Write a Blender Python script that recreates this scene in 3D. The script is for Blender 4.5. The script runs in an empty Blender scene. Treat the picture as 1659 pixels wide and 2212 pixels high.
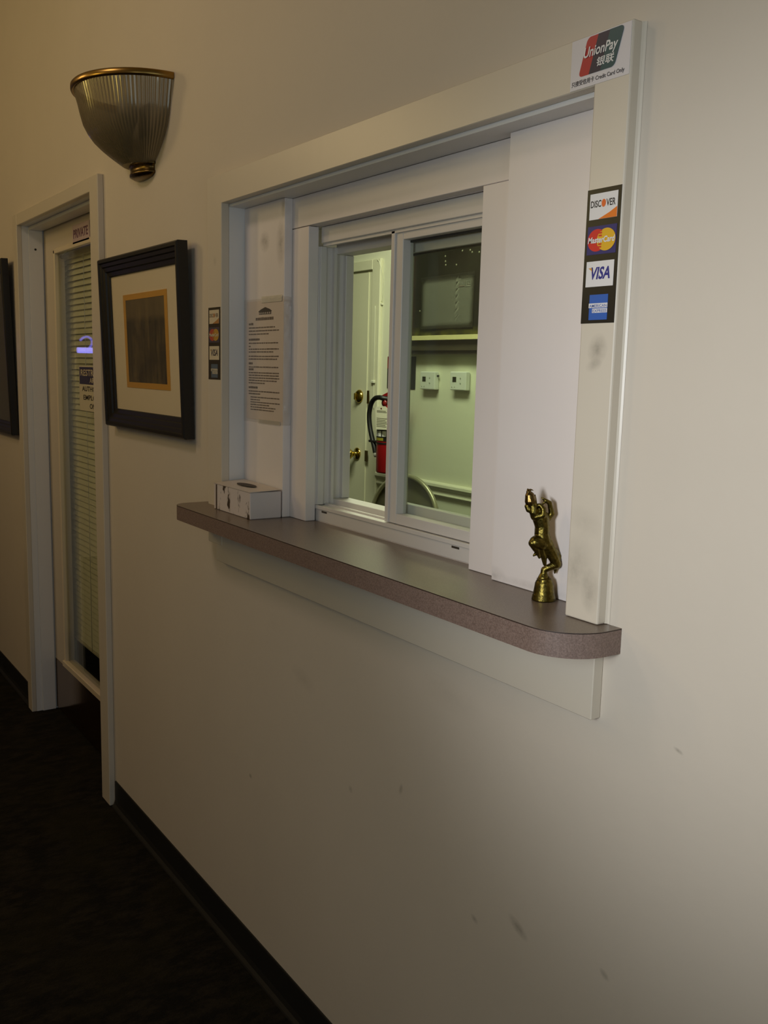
import bpy, bmesh, math, random
from mathutils import Vector, Matrix
random.seed(7)
C = bpy.context.scene.collection
PI = math.pi
OFF = {}

# ------------------------------------------------------------------ materials
def nodes(name):
    m = bpy.data.materials.new(name); m.use_nodes = True
    nt = m.node_tree
    return m, nt, nt.nodes['Principled BSDF'], nt.nodes['Material Output']

def lin(r, g, b):
    f = lambda c: (c/255/12.92) if c/255 <= .04045 else ((c/255+.055)/1.055)**2.4
    return (f(r), f(g), f(b), 1)

def mix_rgb(nt, fac, a, b):
    n = nt.nodes.new('ShaderNodeMix'); n.data_type = 'RGBA'
    for s, v in ((0, fac), (6, a), (7, b)):
        if isinstance(v, bpy.types.NodeSocket): nt.links.new(v, n.inputs[s])
        else: n.inputs[s].default_value = v
    return n.outputs[2]

def noise(nt, scale, detail=3, rough=.5, vec=None, stretch=None):
    n = nt.nodes.new('ShaderNodeTexNoise'); n.inputs['Scale'].default_value = scale
    n.inputs['Detail'].default_value = detail; n.inputs['Roughness'].default_value = rough
    if vec is None:
        g = nt.nodes.new('ShaderNodeTexCoord'); vec = g.outputs['Object']
    if stretch:
        mp = nt.nodes.new('ShaderNodeMapping'); mp.inputs['Scale'].default_value = stretch
        nt.links.new(vec, mp.inputs['Vector']); vec = mp.outputs[0]
    nt.links.new(vec, n.inputs['Vector'])
    return n.outputs['Fac']

def ramp(nt, fac, p0, c0, p1, c1):
    r = nt.nodes.new('ShaderNodeValToRGB')
    e = r.color_ramp.elements
    e[0].position, e[0].color = p0, c0
    e[1].position, e[1].color = p1, c1
    nt.links.new(fac, r.inputs[0])
    return r.outputs[0]

def math_n(nt, op, a, b=None):
    n = nt.nodes.new('ShaderNodeMath'); n.operation = op
    for i, v in enumerate((a, b)):
        if v is None: continue
        if isinstance(v, bpy.types.NodeSocket): nt.links.new(v, n.inputs[i])
        else: n.inputs[i].default_value = v
    return n.outputs[0]

def bump(nt, bsdf, height, strength, dist=.002):
    b = nt.nodes.new('ShaderNodeBump'); b.inputs['Strength'].default_value = strength
    b.inputs['Distance'].default_value = dist
    nt.links.new(height, b.inputs['Height']); nt.links.new(b.outputs[0], bsdf.inputs['Normal'])

def mat(name, col, rough=.5, metal=0, bmp=0, bscale=60, spec=.5, var=0, vscale=8, coat=0, emit=None, estr=0):
    m, nt, p, o = nodes(name)
    p.inputs['Base Color'].default_value = col
    p.inputs['Roughness'].default_value = rough; p.inputs['Metallic'].default_value = metal
    p.inputs['Specular IOR Level'].default_value = spec
    p.inputs['Coat Weight'].default_value = coat
    if var:
        c2 = tuple(x*(1-var) for x in col[:3])+(1,)
        nt.links.new(ramp(nt, noise(nt, vscale, 4, .6), .35, c2, .65, col), p.inputs['Base Color'])
    if bmp: bump(nt, p, noise(nt, bscale, 3), bmp)
    if emit:
        p.inputs['Emission Color'].default_value = emit; p.inputs['Emission Strength'].default_value = estr
    return m

def stain_paint(name, col, rough, stains, bmp=.15, bscale=70, spec=.5, stretch=None):
    """paint with dirt marks that have a place of their own: (x, y, z, sx, sz, rot, strength)"""
    m, nt, p, o = nodes(name)
    p.inputs['Roughness'].default_value = rough; p.inputs['Specular IOR Level'].default_value = spec
    geo = nt.nodes.new('ShaderNodeNewGeometry')
    pos = geo.outputs['Position']
    n1 = noise(nt, 90, 4, .65, vec=pos)
    base = mix_rgb(nt, ramp(nt, noise(nt, 3.5, 4, .6, vec=pos), .3, (0,0,0,1), .75, (1,1,1,1)), tuple(c*.96 for c in col[:3])+(1,), col)
    for (x, y, z, sx, sz, rot, st) in stains:
        mp = nt.nodes.new('ShaderNodeMapping'); mp.vector_type = 'TEXTURE'
        mp.inputs['Location'].default_value = (x, y, z)
        mp.inputs['Rotation'].default_value = (0, rot, 0)
        mp.inputs['Scale'].default_value = (sx, .03, sz)
        nt.links.new(pos, mp.inputs['Vector'])
        ln = nt.nodes.new('ShaderNodeVectorMath'); ln.operation = 'LENGTH'
        nt.links.new(mp.outputs[0], ln.inputs[0])
        f = math_n(nt, 'SUBTRACT', 1.15, ln.outputs['Value'])
        f = math_n(nt, 'MAXIMUM', f, 0.0)
        f = math_n(nt, 'MULTIPLY', f, n1)
        f = math_n(nt, 'MULTIPLY', f, st*.75)
        f = math_n(nt, 'MINIMUM', f, .85)
        base = mix_rgb(nt, f, base, lin(92, 84, 70))
    nt.links.new(base, p.inputs['Base Color'])
    bump(nt, p, noise(nt, bscale, 3, .5, vec=pos, stretch=stretch), bmp)
    return m

def thin_glass(name, tint=(1, 1, 1, 1), ior=1.45, rough=0.0, dirt=0):
    m, nt, p, o = nodes(name); nt.nodes.remove(p)
    t = nt.nodes.new('ShaderNodeBsdfTransparent'); t.inputs[0].default_value = tint
    g = nt.nodes.new('ShaderNodeBsdfGlossy'); g.inputs['Roughness'].default_value = rough
    lw = nt.nodes.new('ShaderNodeLayerWeight'); lw.inputs[0].default_value = .5
    f0 = ((ior-1)/(ior+1))**2
    fr = math_n(nt, 'ADD', math_n(nt, 'MULTIPLY', math_n(nt, 'POWER', lw.outputs['Facing'], 5.0), 1-f0), f0)
    mx = nt.nodes.new('ShaderNodeMixShader')
    nt.links.new(fr, mx.inputs[0]); nt.links.new(t.outputs[0], mx.inputs[1]); nt.links.new(g.outputs[0], mx.inputs[2])
    out = mx.outputs[0]
    if dirt:
        d = nt.nodes.new('ShaderNodeBsdfDiffuse'); d.inputs[0].default_value = (.75, .76, .7, 1)
        m2 = nt.nodes.new('ShaderNodeMixShader'); m2.inputs[0].default_value = dirt
        nt.links.new(out, m2.inputs[1]); nt.links.new(d.outputs[0], m2.inputs[2]); out = m2.outputs[0]
    nt.links.new(out, o.inputs['Surface'])
    return m

def film(name, rough=.12, amount=.25, bmp=.8, bscale=45, painted_sheen=0):
    """clear crinkled packing tape"""
    m, nt, p, o = nodes(name); nt.nodes.remove(p)
    t = nt.nodes.new('ShaderNodeBsdfTransparent'); t.inputs[0].default_value = (.985, .98, .97, 1)
    g = nt.nodes.new('ShaderNodeBsdfGlossy'); g.inputs['Roughness'].default_value = rough
    b = nt.nodes.new('ShaderNodeBump'); b.inputs['Strength'].default_value = bmp; b.inputs['Distance'].default_value = .004
    nt.links.new(noise(nt, bscale, 3, .6), b.inputs['Height']); nt.links.new(b.outputs[0], g.inputs['Normal'])
    mx = nt.nodes.new('ShaderNodeMixShader'); mx.inputs[0].default_value = amount
    nt.links.new(t.outputs[0], mx.inputs[1]); nt.links.new(g.outputs[0], mx.inputs[2])
    out = mx.outputs[0]
    if painted_sheen:
        d = nt.nodes.new('ShaderNodeBsdfDiffuse'); d.inputs[0].default_value = (.92, .84, .68, 1)  # cream diffuse mixed in as a painted highlight on the tape
        m2 = nt.nodes.new('ShaderNodeMixShader'); m2.inputs[0].default_value = painted_sheen
        nt.links.new(out, m2.inputs[1]); nt.links.new(d.outputs[0], m2.inputs[2]); out = m2.outputs[0]
    nt.links.new(out, o.inputs['Surface'])
    return m

WALLCOL = lin(213, 202, 185)
M = {}
M['wall'] = stain_paint('wall_paint', WALLCOL, .62, [
    (-1.956, 0, .507, .008, .006, 0, 1.2), (-1.329, 0, .725, .006, .012, .3, .9), (-1.503, 0, .655, .008, .007, .6, .8),
    (-1.106, 0, .580, .010, .006, .4, .8), (-1.000, 0, .622, .024, .010, .45, 1.0), (-.722, 0, 1.022, .008, .003, .3, 1.0),
    (-.819, 0, .646, .010, .006, .5, .9), (-1.7, 0, .83, .05, .02, .2, .25), (-1.2, 0, .95, .08, .03, .1, .2)], bmp=.22, bscale=55, spec=.3)
M['room_wall'] = mat('office_wall_paint', lin(222, 222, 196), .5, bmp=.1, bscale=60)
M['trim'] = stain_paint('trim_enamel', lin(216, 205, 186), .33, [
    (-.884, -.02, 1.536, .016, .020, .2, .95), (-.889, -.02, 1.515, .014, .008, -.3, .7), (-.900, -.02, 1.235, .030, .045, .2, .55),
    (-.872, -.02, 1.205, .016, .030, 0, .75), (-.888, -.02, 1.30, .03, .02, .3, .3), (-2.115, -.02, 1.75, .01, .012, 0, .4)
    ], bmp=.12, bscale=40, stretch=(1, 1, .25))
M['panel'] = stain_paint('panel_enamel', lin(236, 227, 221), .36, [
    (-1.974, .04, 1.787, .024, .022, .3, 1.0), (-1.896, .04, 1.777, .020, .05, 0, .95), (-1.885, .04, 1.855, .010, .024, 0, .9),
    (-1.14, .04, 1.17, .03, .016, .1, .5), (-1.97, .04, 1.38, .06, .006, 0, .45), (-1.05, .04, 1.168, .09, .008, 0, .45)],
    bmp=.25, bscale=50, stretch=(1, 1, .12))
M['jamb'] = mat('jamb_enamel', lin(230, 228, 224), .33, bmp=.15, bscale=40)
M['vinyl'] = mat('white_vinyl', lin(222, 217, 211), .38, var=.03, vscale=5)
M['door_paint'] = mat('door_enamel', lin(205, 192, 170), .35, bmp=.08, bscale=30)
M['black_base'] = mat('black_vinyl_base', lin(26, 25, 22), .55)
M['glass'] = thin_glass('clear_pane', (.93, .95, .92, 1), 1.4)
M['glass_dusty'] = thin_glass('dusty_pane', (.90, .92, .89, 1), 1.5, dirt=.03)
M['pic_glass'] = thin_glass('picture_glass', (.97, .97, .96, 1), 1.5, rough=.01)
M['film'] = film('clear_tape')
M['film_flat'] = film('clear_tape_flat', .2, .06, .3, 25)
M['brown_kick'] = mat('bronze_kick_plate', lin(128, 96, 58), .14, metal=.95, bmp=.02, bscale=8)
M['brass'] = mat('polished_brass', lin(206, 178, 88), .14, metal=1)
M['dark_brass'] = mat('aged_brass', lin(120, 98, 56), .3, metal=1, bmp=.2, bscale=220, var=.4, vscale=120)
M['bell_brass'] = mat('bell_brass', lin(120, 106, 50), .33, metal=1, bmp=.3, bscale=300, var=.55, vscale=160)
M['black'] = mat('matt_black', lin(22, 21, 20), .5)
M['blackwood'] = mat('black_lacquer', lin(17, 15, 13), .38, coat=.1, bmp=.05, bscale=50)
M['slot'] = mat('screw_slot_dark', lin(60, 52, 44), .6)
M['white'] = mat('white_print', lin(226, 224, 220), .45)
M['paper'] = mat('sun_yellowed_paper', lin(228, 214, 202), .6, bmp=.08, bscale=20)
M['ink'] = mat('grey_ink', lin(118, 104, 94), .7)
M['ink_dark'] = mat('dark_ink', lin(60, 52, 48), .7)

def laminate(name, c1, c2, rough):
    m, nt, p, o = nodes(name)
    geo = nt.nodes.new('ShaderNodeNewGeometry')
    n = noise(nt, 420, 3, .8, vec=geo.outputs['Position'])
    n2 = noise(nt, 40, 2, .5, vec=geo.outputs['Position'])
    c = ramp(nt, n, .38, c1, .62, c2)
    c = mix_rgb(nt, math_n(nt, 'MULTIPLY', n2, .25), c, c1)
    nt.links.new(c, p.inputs['Base Color'])
    p.inputs['Roughness'].default_value = rough
    bump(nt, p, noise(nt, 300, 2, .5, vec=geo.outputs['Position']), .05)
    return m
M['lam_top'] = laminate('laminate_top', lin(106, 90, 78), lin(128, 112, 98), .3)
M['lam_front'] = laminate('laminate_front', lin(112, 92, 82), lin(146, 124, 112), .5)
M['lam_edge'] = mat('laminate_dark_seam', lin(48, 34, 26), .5)

def carpet():
    m, nt, p, o = nodes('dark_patterned_carpet')
    geo = nt.nodes.new('ShaderNodeNewGeometry'); v = geo.outputs['Position']
    a = noise(nt, 26, 4, .7, vec=v, stretch=(1, .45, 1)); b = noise(nt, 160, 2, .7, vec=v); c = noise(nt, 4, 3, .6, vec=v)
    c1 = ramp(nt, a, .42, lin(26, 24, 19), .62, lin(48, 43, 33))
    c2 = mix_rgb(nt, ramp(nt, c, .45, (0,0,0,1), .65, (.6,.6,.6,1)), c1, lin(44, 40, 20))
    c3 = mix_rgb(nt, math_n(nt, 'MULTIPLY', b, .6), c2, lin(22, 21, 18))
    nt.links.new(c3, p.inputs['Base Color']); p.inputs['Roughness'].default_value = .95
    p.inputs['Specular IOR Level'].default_value = .1
    bump(nt, p, b, .8, .004)
    return m
M['carpet'] = carpet()

# ------------------------------------------------------------------ mesh helpers
def bx(bm, x0, x1, y0, y1, z0, z1, bevel=0, seg=1):
    vs = [bm.verts.new(p) for p in ((x0,y0,z0),(x1,y0,z0),(x1,y1,z0),(x0,y1,z0),(x0,y0,z1),(x1,y0,z1),(x1,y1,z1),(x0,y1,z1))]
    fs = [bm.faces.new([vs[i] for i in f]) for f in ((3,2,1,0),(4,5,6,7),(0,1,5,4),(1,2,6,5),(2,3,7,6),(3,0,4,7))]
    if bevel:
        es = list({e for f in fs for e in f.edges})
        bmesh.ops.bevel(bm, geom=es, offset=bevel, segments=seg, affect='EDGES', profile=.5)
    return vs

def box(*a, bevel=0, seg=1):
    bm = bmesh.new(); bx(bm, *a, bevel=bevel, seg=seg); return bm

def tube(bm, pts, r, n=10, closed=False, smooth=True):
    pts = [Vector(p) for p in pts]; rings = []
    rr = r if isinstance(r, (list, tuple)) else [r]*len(pts)
    up = None
    for i, p in enumerate(pts):
        if closed: t = pts[(i+1) % len(pts)]-pts[i-1]
        else: t = pts[min(i+1, len(pts)-1)]-pts[max(i-1, 0)]
        t.normalize()
        if up is None:
            up = Vector((0,0,1)) if abs(t.z) < .9 else Vector((1,0,0))
        a = t.cross(up).normalized(); b = a.cross(t).normalized(); up = b
        rings.append([bm.verts.new(p+(a*math.cos(2*PI*k/n)+b*math.sin(2*PI*k/n))*rr[i]) for k in range(n)])
    m = len(rings)
    for i in range(m if closed else m-1):
        A, B = rings[i], rings[(i+1) % m]
        for k in range(n):
            f = bm.faces.new((A[k], A[(k+1)%n], B[(k+1)%n], B[k])); f.smooth = smooth
    if not closed:
        bm.faces.new(rings[0][::-1]); bm.faces.new(rings[-1])

def spline(pts, n=8):
    P = [Vector(p) for p in pts]; out = []
    for i in range(len(P)-1):
        a, b, c, d = P[max(i-1,0)], P[i], P[i+1], P[min(i+2, len(P)-1)]
        for k in range(n):
            t = k/n
            out.append(.5*((2*b)+(c-a)*t+(2*a-5*b+4*c-d)*t*t+(3*b-a-3*c+d)*t**3))
    out.append(P[-1]); return out

def lathe(bm, prof, cx, cy, n=32, axis='z', smooth=True, cap=True, cz=0):
    """prof: (radius, height) list; turned about a vertical (z) or wall-normal (y) axis"""
    rings = []
    for r, h in prof:
        ring = []
        for k in range(n):
            a = 2*PI*k/n
            if axis == 'z': ring.append(bm.verts.new((cx+r*math.cos(a), cy+r*math.sin(a), h)))
            elif axis == 'y': ring.append(bm.verts.new((cx+r*math.cos(a), h, cz+r*math.sin(a))))
        rings.append(ring)
    for A, B in zip(rings, rings[1:]):
        for k in range(n):
            f = bm.faces.new((A[k], A[(k+1)%n], B[(k+1)%n], B[k])); f.smooth = smooth
    if cap:
        bm.faces.new(rings[0][::-1]); bm.faces.new(rings[-1])

def prism_xz(bm, poly, y0, y1):
    """polygon in the wall plane, from y0 (front) to y1 (back)"""
    A = [bm.verts.new((x, y0, z)) for x, z in poly]; B = [bm.verts.new((x, y1, z)) for x, z in poly]
    bm.faces.new(A); bm.faces.new(B[::-1])
    for i in range(len(poly)):
        j = (i+1) % len(poly); bm.faces.new((A[i], B[i], B[j], A[j]))

def prism_xy(bm, poly, z0, z1, bottom=True, top=True):
    A = [bm.verts.new((x, y, z0)) for x, y in poly]; B = [bm.verts.new((x, y, z1)) for x, y in poly]
    if bottom: bm.faces.new(A[::-1])
    if top: bm.faces.new(B)
    for i in range(len(poly)):
        j = (i+1) % len(poly); bm.faces.new((A[i], A[j], B[j], B[i]))

def arc(cx, cz, rx, rz, a0, a1, n):
    return [(cx+rx*math.cos(a0+(a1-a0)*k/n), cz+rz*math.sin(a0+(a1-a0)*k/n)) for k in range(n+1)]

def rrect(x0, x1, z0, z1, r, n=5):
    return (arc(x1-r, z0+r, r, r, -PI/2, 0, n)+arc(x1-r, z1-r, r, r, 0, PI/2, n)
            + arc(x0+r, z1-r, r, r, PI/2, PI, n)+arc(x0+r, z0+r, r, r, PI, 1.5*PI, n))

def obj(name, bm, m, parent=None, recalc=True, local=False):
    if recalc: bmesh.ops.recalc_face_normals(bm, faces=bm.faces)
    off = Vector((0,0,0)) if (parent is None or local) else OFF[parent.name]
    if off.length: bmesh.ops.translate(bm, verts=bm.verts, vec=-off)
    me = bpy.data.meshes.new(name); bm.to_mesh(me); bm.free()
    o = bpy.data.objects.new(name, me); C.objects.link(o)
    for x in (m if isinstance(m, (list, tuple)) else [m]): me.materials.append(x)
    if parent is not None: o.parent = parent; OFF[o.name] = off
    else: OFF[o.name] = Vector((0,0,0))
    return o

def thing(name, label, cat, loc, group=None):
    o = bpy.data.objects.new(name, None); C.objects.link(o)
    o.location = loc; o.empty_display_size = .05
    o['label'] = label; o['category'] = cat
    if group: o['group'] = group
    OFF[o.name] = Vector(loc); return o

def tag(o, label, cat, group=None):
    o['label'] = label; o['category'] = cat
    if group: o['group'] = group
    return o

def struct(name, bm=None, m=None, loc=(0,0,0)):
    if bm is None:
        o = bpy.data.objects.new(name, None); C.objects.link(o); o.location = loc; OFF[o.name] = Vector(loc)
    else: o = obj(name, bm, m)
    o['kind'] = 'structure'; return o

def add_text(bm, s, x, y, z, h, w=None, slant=0, bold=0, rot=0, depth=.0003):
    """lettering standing in the wall plane, left bottom at (x, z), cap height h, stretched to width w"""
    cu = bpy.data.curves.new('t', 'FONT'); cu.body = s; cu.size = 1; cu.offset = bold; cu.resolution_u = 3
    ob = bpy.data.objects.new('t', cu); C.objects.link(ob)
    dg = bpy.context.evaluated_depsgraph_get(); dg.update()
    me = bpy.data.meshes.new_from_object(ob.evaluated_get(dg))
    bpy.data.objects.remove(ob); bpy.data.curves.remove(cu)
    xs = [v.co.x for v in me.vertices]; ys = [v.co.y for v in me.vertices]
    if not xs: return
    x0, x1, y0, y1 = min(xs), max(xs), min(ys), max(ys)
    if any(ch in s for ch in 'ypgq'): y0 = 0.0 if not s.isupper() else y0
    sy = h/(y1-y0); sx = sy if w is None else w/(x1-x0)
    vs = []
    for v in me.vertices:
        a = (v.co.x-x0)*sx + slant*(v.co.y-y0)*sy; b = (v.co.y-y0)*sy
        vs.append(bm.verts.new((x+a*math.cos(rot)-b*math.sin(rot), y, z+a*math.sin(rot)+b*math.cos(rot))))
    for p in me.polygons:
        try: bm.faces.new([vs[i] for i in p.vertices])
        except ValueError: pass
    bpy.data.meshes.remove(me)

def text_obj(name, args, m, parent):
    bm = bmesh.new()
    for a in args: add_text(bm, *a[:6], **a[6])
    o = obj(name, bm, m, parent, recalc=False)
    return o

def poly_obj(name, polys, y0, y1, m, parent):
    bm = bmesh.new()
    for p in polys: prism_xz(bm, p, y0, y1)
    return obj(name, bm, m, parent)

def remesh(bm, voxel, smooth_it=2):
    """fuse loose solids in bm to one continuous surface"""
    me = bpy.data.meshes.new('tmp'); bm.to_mesh(me); bm.free()
    o = bpy.data.objects.new('tmp', me); C.objects.link(o)
    md = o.modifiers.new('r', 'REMESH'); md.mode = 'VOXEL'; md.voxel_size = voxel
    sm = o.modifiers.new('s', 'SMOOTH'); sm.iterations = smooth_it; sm.factor = .5
    dg = bpy.context.evaluated_depsgraph_get(); dg.update()
    res = bpy.data.meshes.new_from_object(o.evaluated_get(dg))
    bpy.data.objects.remove(o); bpy.data.meshes.remove(me)
    out = bmesh.new(); out.from_mesh(res); bpy.data.meshes.remove(res)
    for f in out.faces: f.smooth = True
    return out

# ------------------------------------------------------------------ room shell
CEIL = 3.15
bm = bmesh.new()
bx(bm, -7.2, -4.035, 0, .17, 0, CEIL); bx(bm, -4.035, -3.055, 0, .17, 2.055, CEIL)
bx(bm, -3.055, -2.092, 0, .17, 0, CEIL); bx(bm, -2.092, -.905, 0, .17, 0, 1.123)
bx(bm, -2.092, -.905, 0, .17, 1.888, CEIL); bx(bm, -.905, 2.6, 0, .17, 0, CEIL)
struct('wall_front', bm, M['wall'])
struct('wall_opposite', box(-7.2, 2.6, -2.45, -2.35, 0, CEIL), M['wall'])
struct('wall_left', box(-7.3, -7.2, -2.45, .17, 0, CEIL), M['wall'])
bm = bmesh.new()
bx(bm, 2.6, 2.7, -2.45, .17, 0, .35); bx(bm, 2.6, 2.7, -2.45, .17, 2.35, CEIL)
bx(bm, 2.6, 2.7, -2.45, -2.15, .35, 2.35); bx(bm, 2.6, 2.7, -.35, .17, .35, 2.35)
struct('wall_right', bm, M['wall'])
struct('ceiling', box(-7.3, 2.7, -2.45, .17, CEIL, CEIL+.1), mat('ceiling_paint', lin(205, 198, 182), .8))
struct('floor', box(-7.3, 2.7, -2.45, 2.0, -.1, 0), M['carpet'])

# office behind the service window
OY = 1.84
bm = bmesh.new()
bx(bm, -6.6, 1.2, OY, OY+.12, 0, 2.75)
struct('wall_back', bm, M['room_wall'])
struct('wall_office_left', box(-6.7, -6.6, .17, OY+.12, 0, 2.75), M['room_wall'])
struct('wall_office_right', box(1.2, 1.3, .17, OY+.12, 0, 2.75), M['room_wall'])
struct('ceiling_office', box(-6.7, 1.3, .17, OY+.12, 2.75, 2.85), mat('office_ceiling_paint', lin(225, 222, 210), .8))
bm = bmesh.new()
bx(bm, -6.6, -4.035, .171, .182, 0, 2.75); bx(bm, -4.035, -3.055, .171, .182, 2.06, 2.75)
bx(bm, -3.055, -1.85, .171, .182, 0, 2.75); bx(bm, -1.85, -1.19, .171, .182, 0, 1.155)
bx(bm, -1.85, -1.19, .171, .182, 1.83, 2.75); bx(bm, -1.19, 1.2, .171, .182, 0, 2.75)
struct('wall_office_front', bm, M['room_wall'])

dk = mat('dark_partition_paint', lin(92, 86, 66), .7)  # partition added behind the door to block office light, coloured dark
struct('wall_added_back', box(-6.5, -3.0, .72, .75, 0, 2.75), dk)
struct('wall_added_right', box(-3.03, -3.0, .183, .72, 0, 2.75), dk)

# black cove base
def cove(name, x0, x1):
    bm = bmesh.new()
    pr = [(0, 0), (-.016, 0), (-.014, .004), (-.008, .012), (-.0045, .025), (-.004, .088), (-.003, .092), (0, .092)]
    A = [bm.verts.new((x0, y-.0003, z+.0005)) for y, z in pr]; B = [bm.verts.new((x1, y-.0003, z+.0005)) for y, z in pr]
    bm.faces.new(A); bm.faces.new(B[::-1])
    for i in range(len(pr)):
        j = (i+1) % len(pr); f = bm.faces.new((A[i], B[i], B[j], A[j]))
    return struct(name, bm, M['black_base'])
cove('baseboard_front', -2.977, 2.59); cove('baseboard_left', -7.19, -4.10)

# ------------------------------------------------------------------ service window
W = struct('window_1', loc=(-1.48, 0, 1.16))
XL0, XL1, XR1, XR0 = -2.158, -2.078, -.917, -.855
ZB, ZT0, ZT1 = 1.16, 1.879, 1.9455
LED = 1.124
o = obj('casing', box(XL0, XL1, -.02, 0, LED-.06, ZT1-.0005, bevel=.0012), M['trim'], W)
o = obj('casing', box(XR1, XR0, -.02, 0, ZB+.0005, ZT1+.001, bevel=.0025, seg=2), M['trim'], W)
o = obj('casing', box(XL0, XR1, -.0198, 0, ZT0, ZT1, bevel=.0012), M['trim'], W)
# caulk bead down the right of the casing
bm = bmesh.new()
A = [(XR0-.0005, -.005), (XR0-.0005, -.0005), (XR0+.005, -.0005), (XR0+.002, -.002)]
prism_xy(bm, A, ZB+.001, ZT1)
obj('caulk_bead', bm, M['trim'], W)
# apron below the ledge
bm = bmesh.new(); bx(bm, XL0+.045, XR0-.002, -.019, 0, 1.022, LED-.0005, bevel=.0012)
tr = struct('trim_1', bm, M['trim'])
# jamb lining
obj('jamb_lining', box(XL1-.013, XL1, 0, .06, LED, ZT0-.001), M['jamb'], W)
obj('jamb_lining', box(XR1, XR1+.011, 0, .06, LED, ZT0-.001), M['jamb'], W)
obj('jamb_lining', box(XL1-.013, XR1+.011, 0, .06, 1.8725, 1.887), M['jamb'], W)
obj('side_panel', box(XL1, -1.878, .04, .0598, ZB+.0005, 1.8722, bevel=.001), M['panel'], W)
obj('side_panel', box(-1.146, XR1, .04, .0598, ZB+.0005, 1.8722, bevel=.001), M['panel'], W)
# flat board trim round the sliding window
obj('inner_casing', box(-1.905, -1.806, .06, .085, ZB+.0005, 1.806, bevel=.0008), M['panel'], W)
obj('inner_casing', box(-1.228, -1.10, .0585, .085, ZB+.0005, 1.8065, bevel=.0008), M['panel'], W)
obj('inner_casing', box(-2.07, -.92, .06, .085, 1.8075, 1.8722, bevel=.0008), M['panel'], W)
# vinyl frame: sill, head, jambs with two tracks
bm = bmesh.new()
bx(bm, -1.835, -1.20, .089, .17, ZB+.0005, 1.195, bevel=.0012)          # sill front face
bx(bm, -1.835, -1.20, .112, .118, 1.19, 1.199); bx(bm, -1.835, -1.20, .128, .17, 1.19, 1.209, bevel=.001)
bx(bm, -1.835, -1.20, .0855, .0895, 1.188, 1.1965, bevel=.0008)
obj('frame_sill', bm, M['vinyl'], W)
bm = bmesh.new()
bx(bm, -1.802, -1.20, .089, .17, 1.772, 1.806, bevel=.0012)
bx(bm, -1.802, -1.20, .094, .100, 1.766, 1.773); bx(bm, -1.802, -1.20, .128, .17, 1.752, 1.773, bevel=.001)
obj('frame_head', bm, M['vinyl'], W)
bm = bmesh.new()
bx(bm, -1.84, -1.807, .0855, .17, 1.1965, 1.766, bevel=.0012)
bx(bm, -1.808, -1.803, .089, .105, 1.1965, 1.766, bevel=.001); bx(bm, -1.808, -1.798, .121, .128, 1.197, 1.766)
bx(bm, -1.808, -1.795, .150, .17, 1.2095, 1.7515, bevel=.001)
obj('frame_jamb', bm, M['vinyl'], W)
bm = bmesh.new()
bx(bm, -2.09, -.907, .0855, .1705, 1.8068, 1.887); bx(bm, -2.09, -1.8402, .0855, .1705, 1.1605, 1.8066)
bx(bm, -1.1998, -.907, .0855, .1705, 1.1605, 1.8066); bx(bm, -2.09, -.907, .0885, .1705, 1.1235, 1.1603)
obj('light_gap_filler', bm, M['panel'], W)  # unseen filler added to stop light leaking round the frame
bm = bmesh.new()
for x in (-1.772, -1.303): bx(bm, x-.011, x+.011, .0885, .0892, 1.1815, 1.1855)
obj('weep_slot', bm, M['slot'], W)
def sash(x0, x1, z0, z1, y0, y1, sl, sr, rb, rt, gmat, ridge):
    bm = bmesh.new()
    bx(bm, x0, x0+sl, y0, y1, z0, z1, bevel=.001); bx(bm, x1-sr, x1, y0, y1, z0, z1, bevel=.001)
    bx(bm, x0+sl, x1-sr, y0, y1, z0, z0+rb, bevel=.0008); bx(bm, x0+sl, x1-sr, y0, y1, z1-rt, z1, bevel=.0008)
    if ridge: bx(bm, x0-.001, x0+.011, y0-.004, y0+.002, z0, z1, bevel=.001)
    s = obj('sash', bm, M['vinyl'], W)
    g = obj('glass_pane', box(x0+sl, x1-sr, y1-.0075, y1-.0045, z0+rb, z1-rt), gmat, s)
    ba = bmesh.new()
    bx(ba, x0+sl, x1-sr, y1-.0085, y1-.002, z1-rt-.004, z1-rt)
    obj('glazing_gasket', ba, mat('dark_gasket', lin(58, 56, 50), .6), s)
    return s
sash(-1.541, -1.20, 1.1965, 1.771, .098, .1235, .034, .03, .020, .019, M['glass'], True)
sash(-1.556, -1.201, 1.2095, 1.7515, .131, .1485, .018, .03, .024, .020, M['glass_dusty'], False)

# laminate ledge (rounded front corners, runs back into the recess)
poly = ([(XL0-.032, -.0005), (XL0-.032, -.065)] + arc(-2.19+.04, -.104+.04, .04, .04, PI, 1.5*PI, 8)
        + arc(-.828-.075, -.104+.075, .075, .075, -PI/2, 0, 12) + [(-.828, -.0005), (XR1, -.0005), (XR1, .088), (XL1, .088), (XL1, -.0005)])
LEDGE = thing('counter_ledge', 'long brown speckled laminate ledge with rounded front corners under the service window', 'ledge', (-1.5, 0, LED))
bm = bmesh.new(); prism_xy(bm, poly, LED, 1.1582, top=False); obj('front_edge', bm, M['lam_front'], LEDGE)
bm = bmesh.new(); prism_xy(bm, poly, 1.1582, 1.1596, top=False, bottom=False); obj('seam', bm, M['lam_edge'], LEDGE)
bm = bmesh.new(); bm.faces.new([bm.verts.new((x, y, 1.16)) for x, y in poly])
fc = bm.faces[:] ; r = bmesh.ops.extrude_face_region(bm, geom=fc)
bmesh.ops.translate(bm, verts=[v for v in r['geom'] if isinstance(v, bmesh.types.BMVert)], vec=(0, 0, -.0004))
obj('top_sheet', bm, M['lam_top'], LEDGE)

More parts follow.
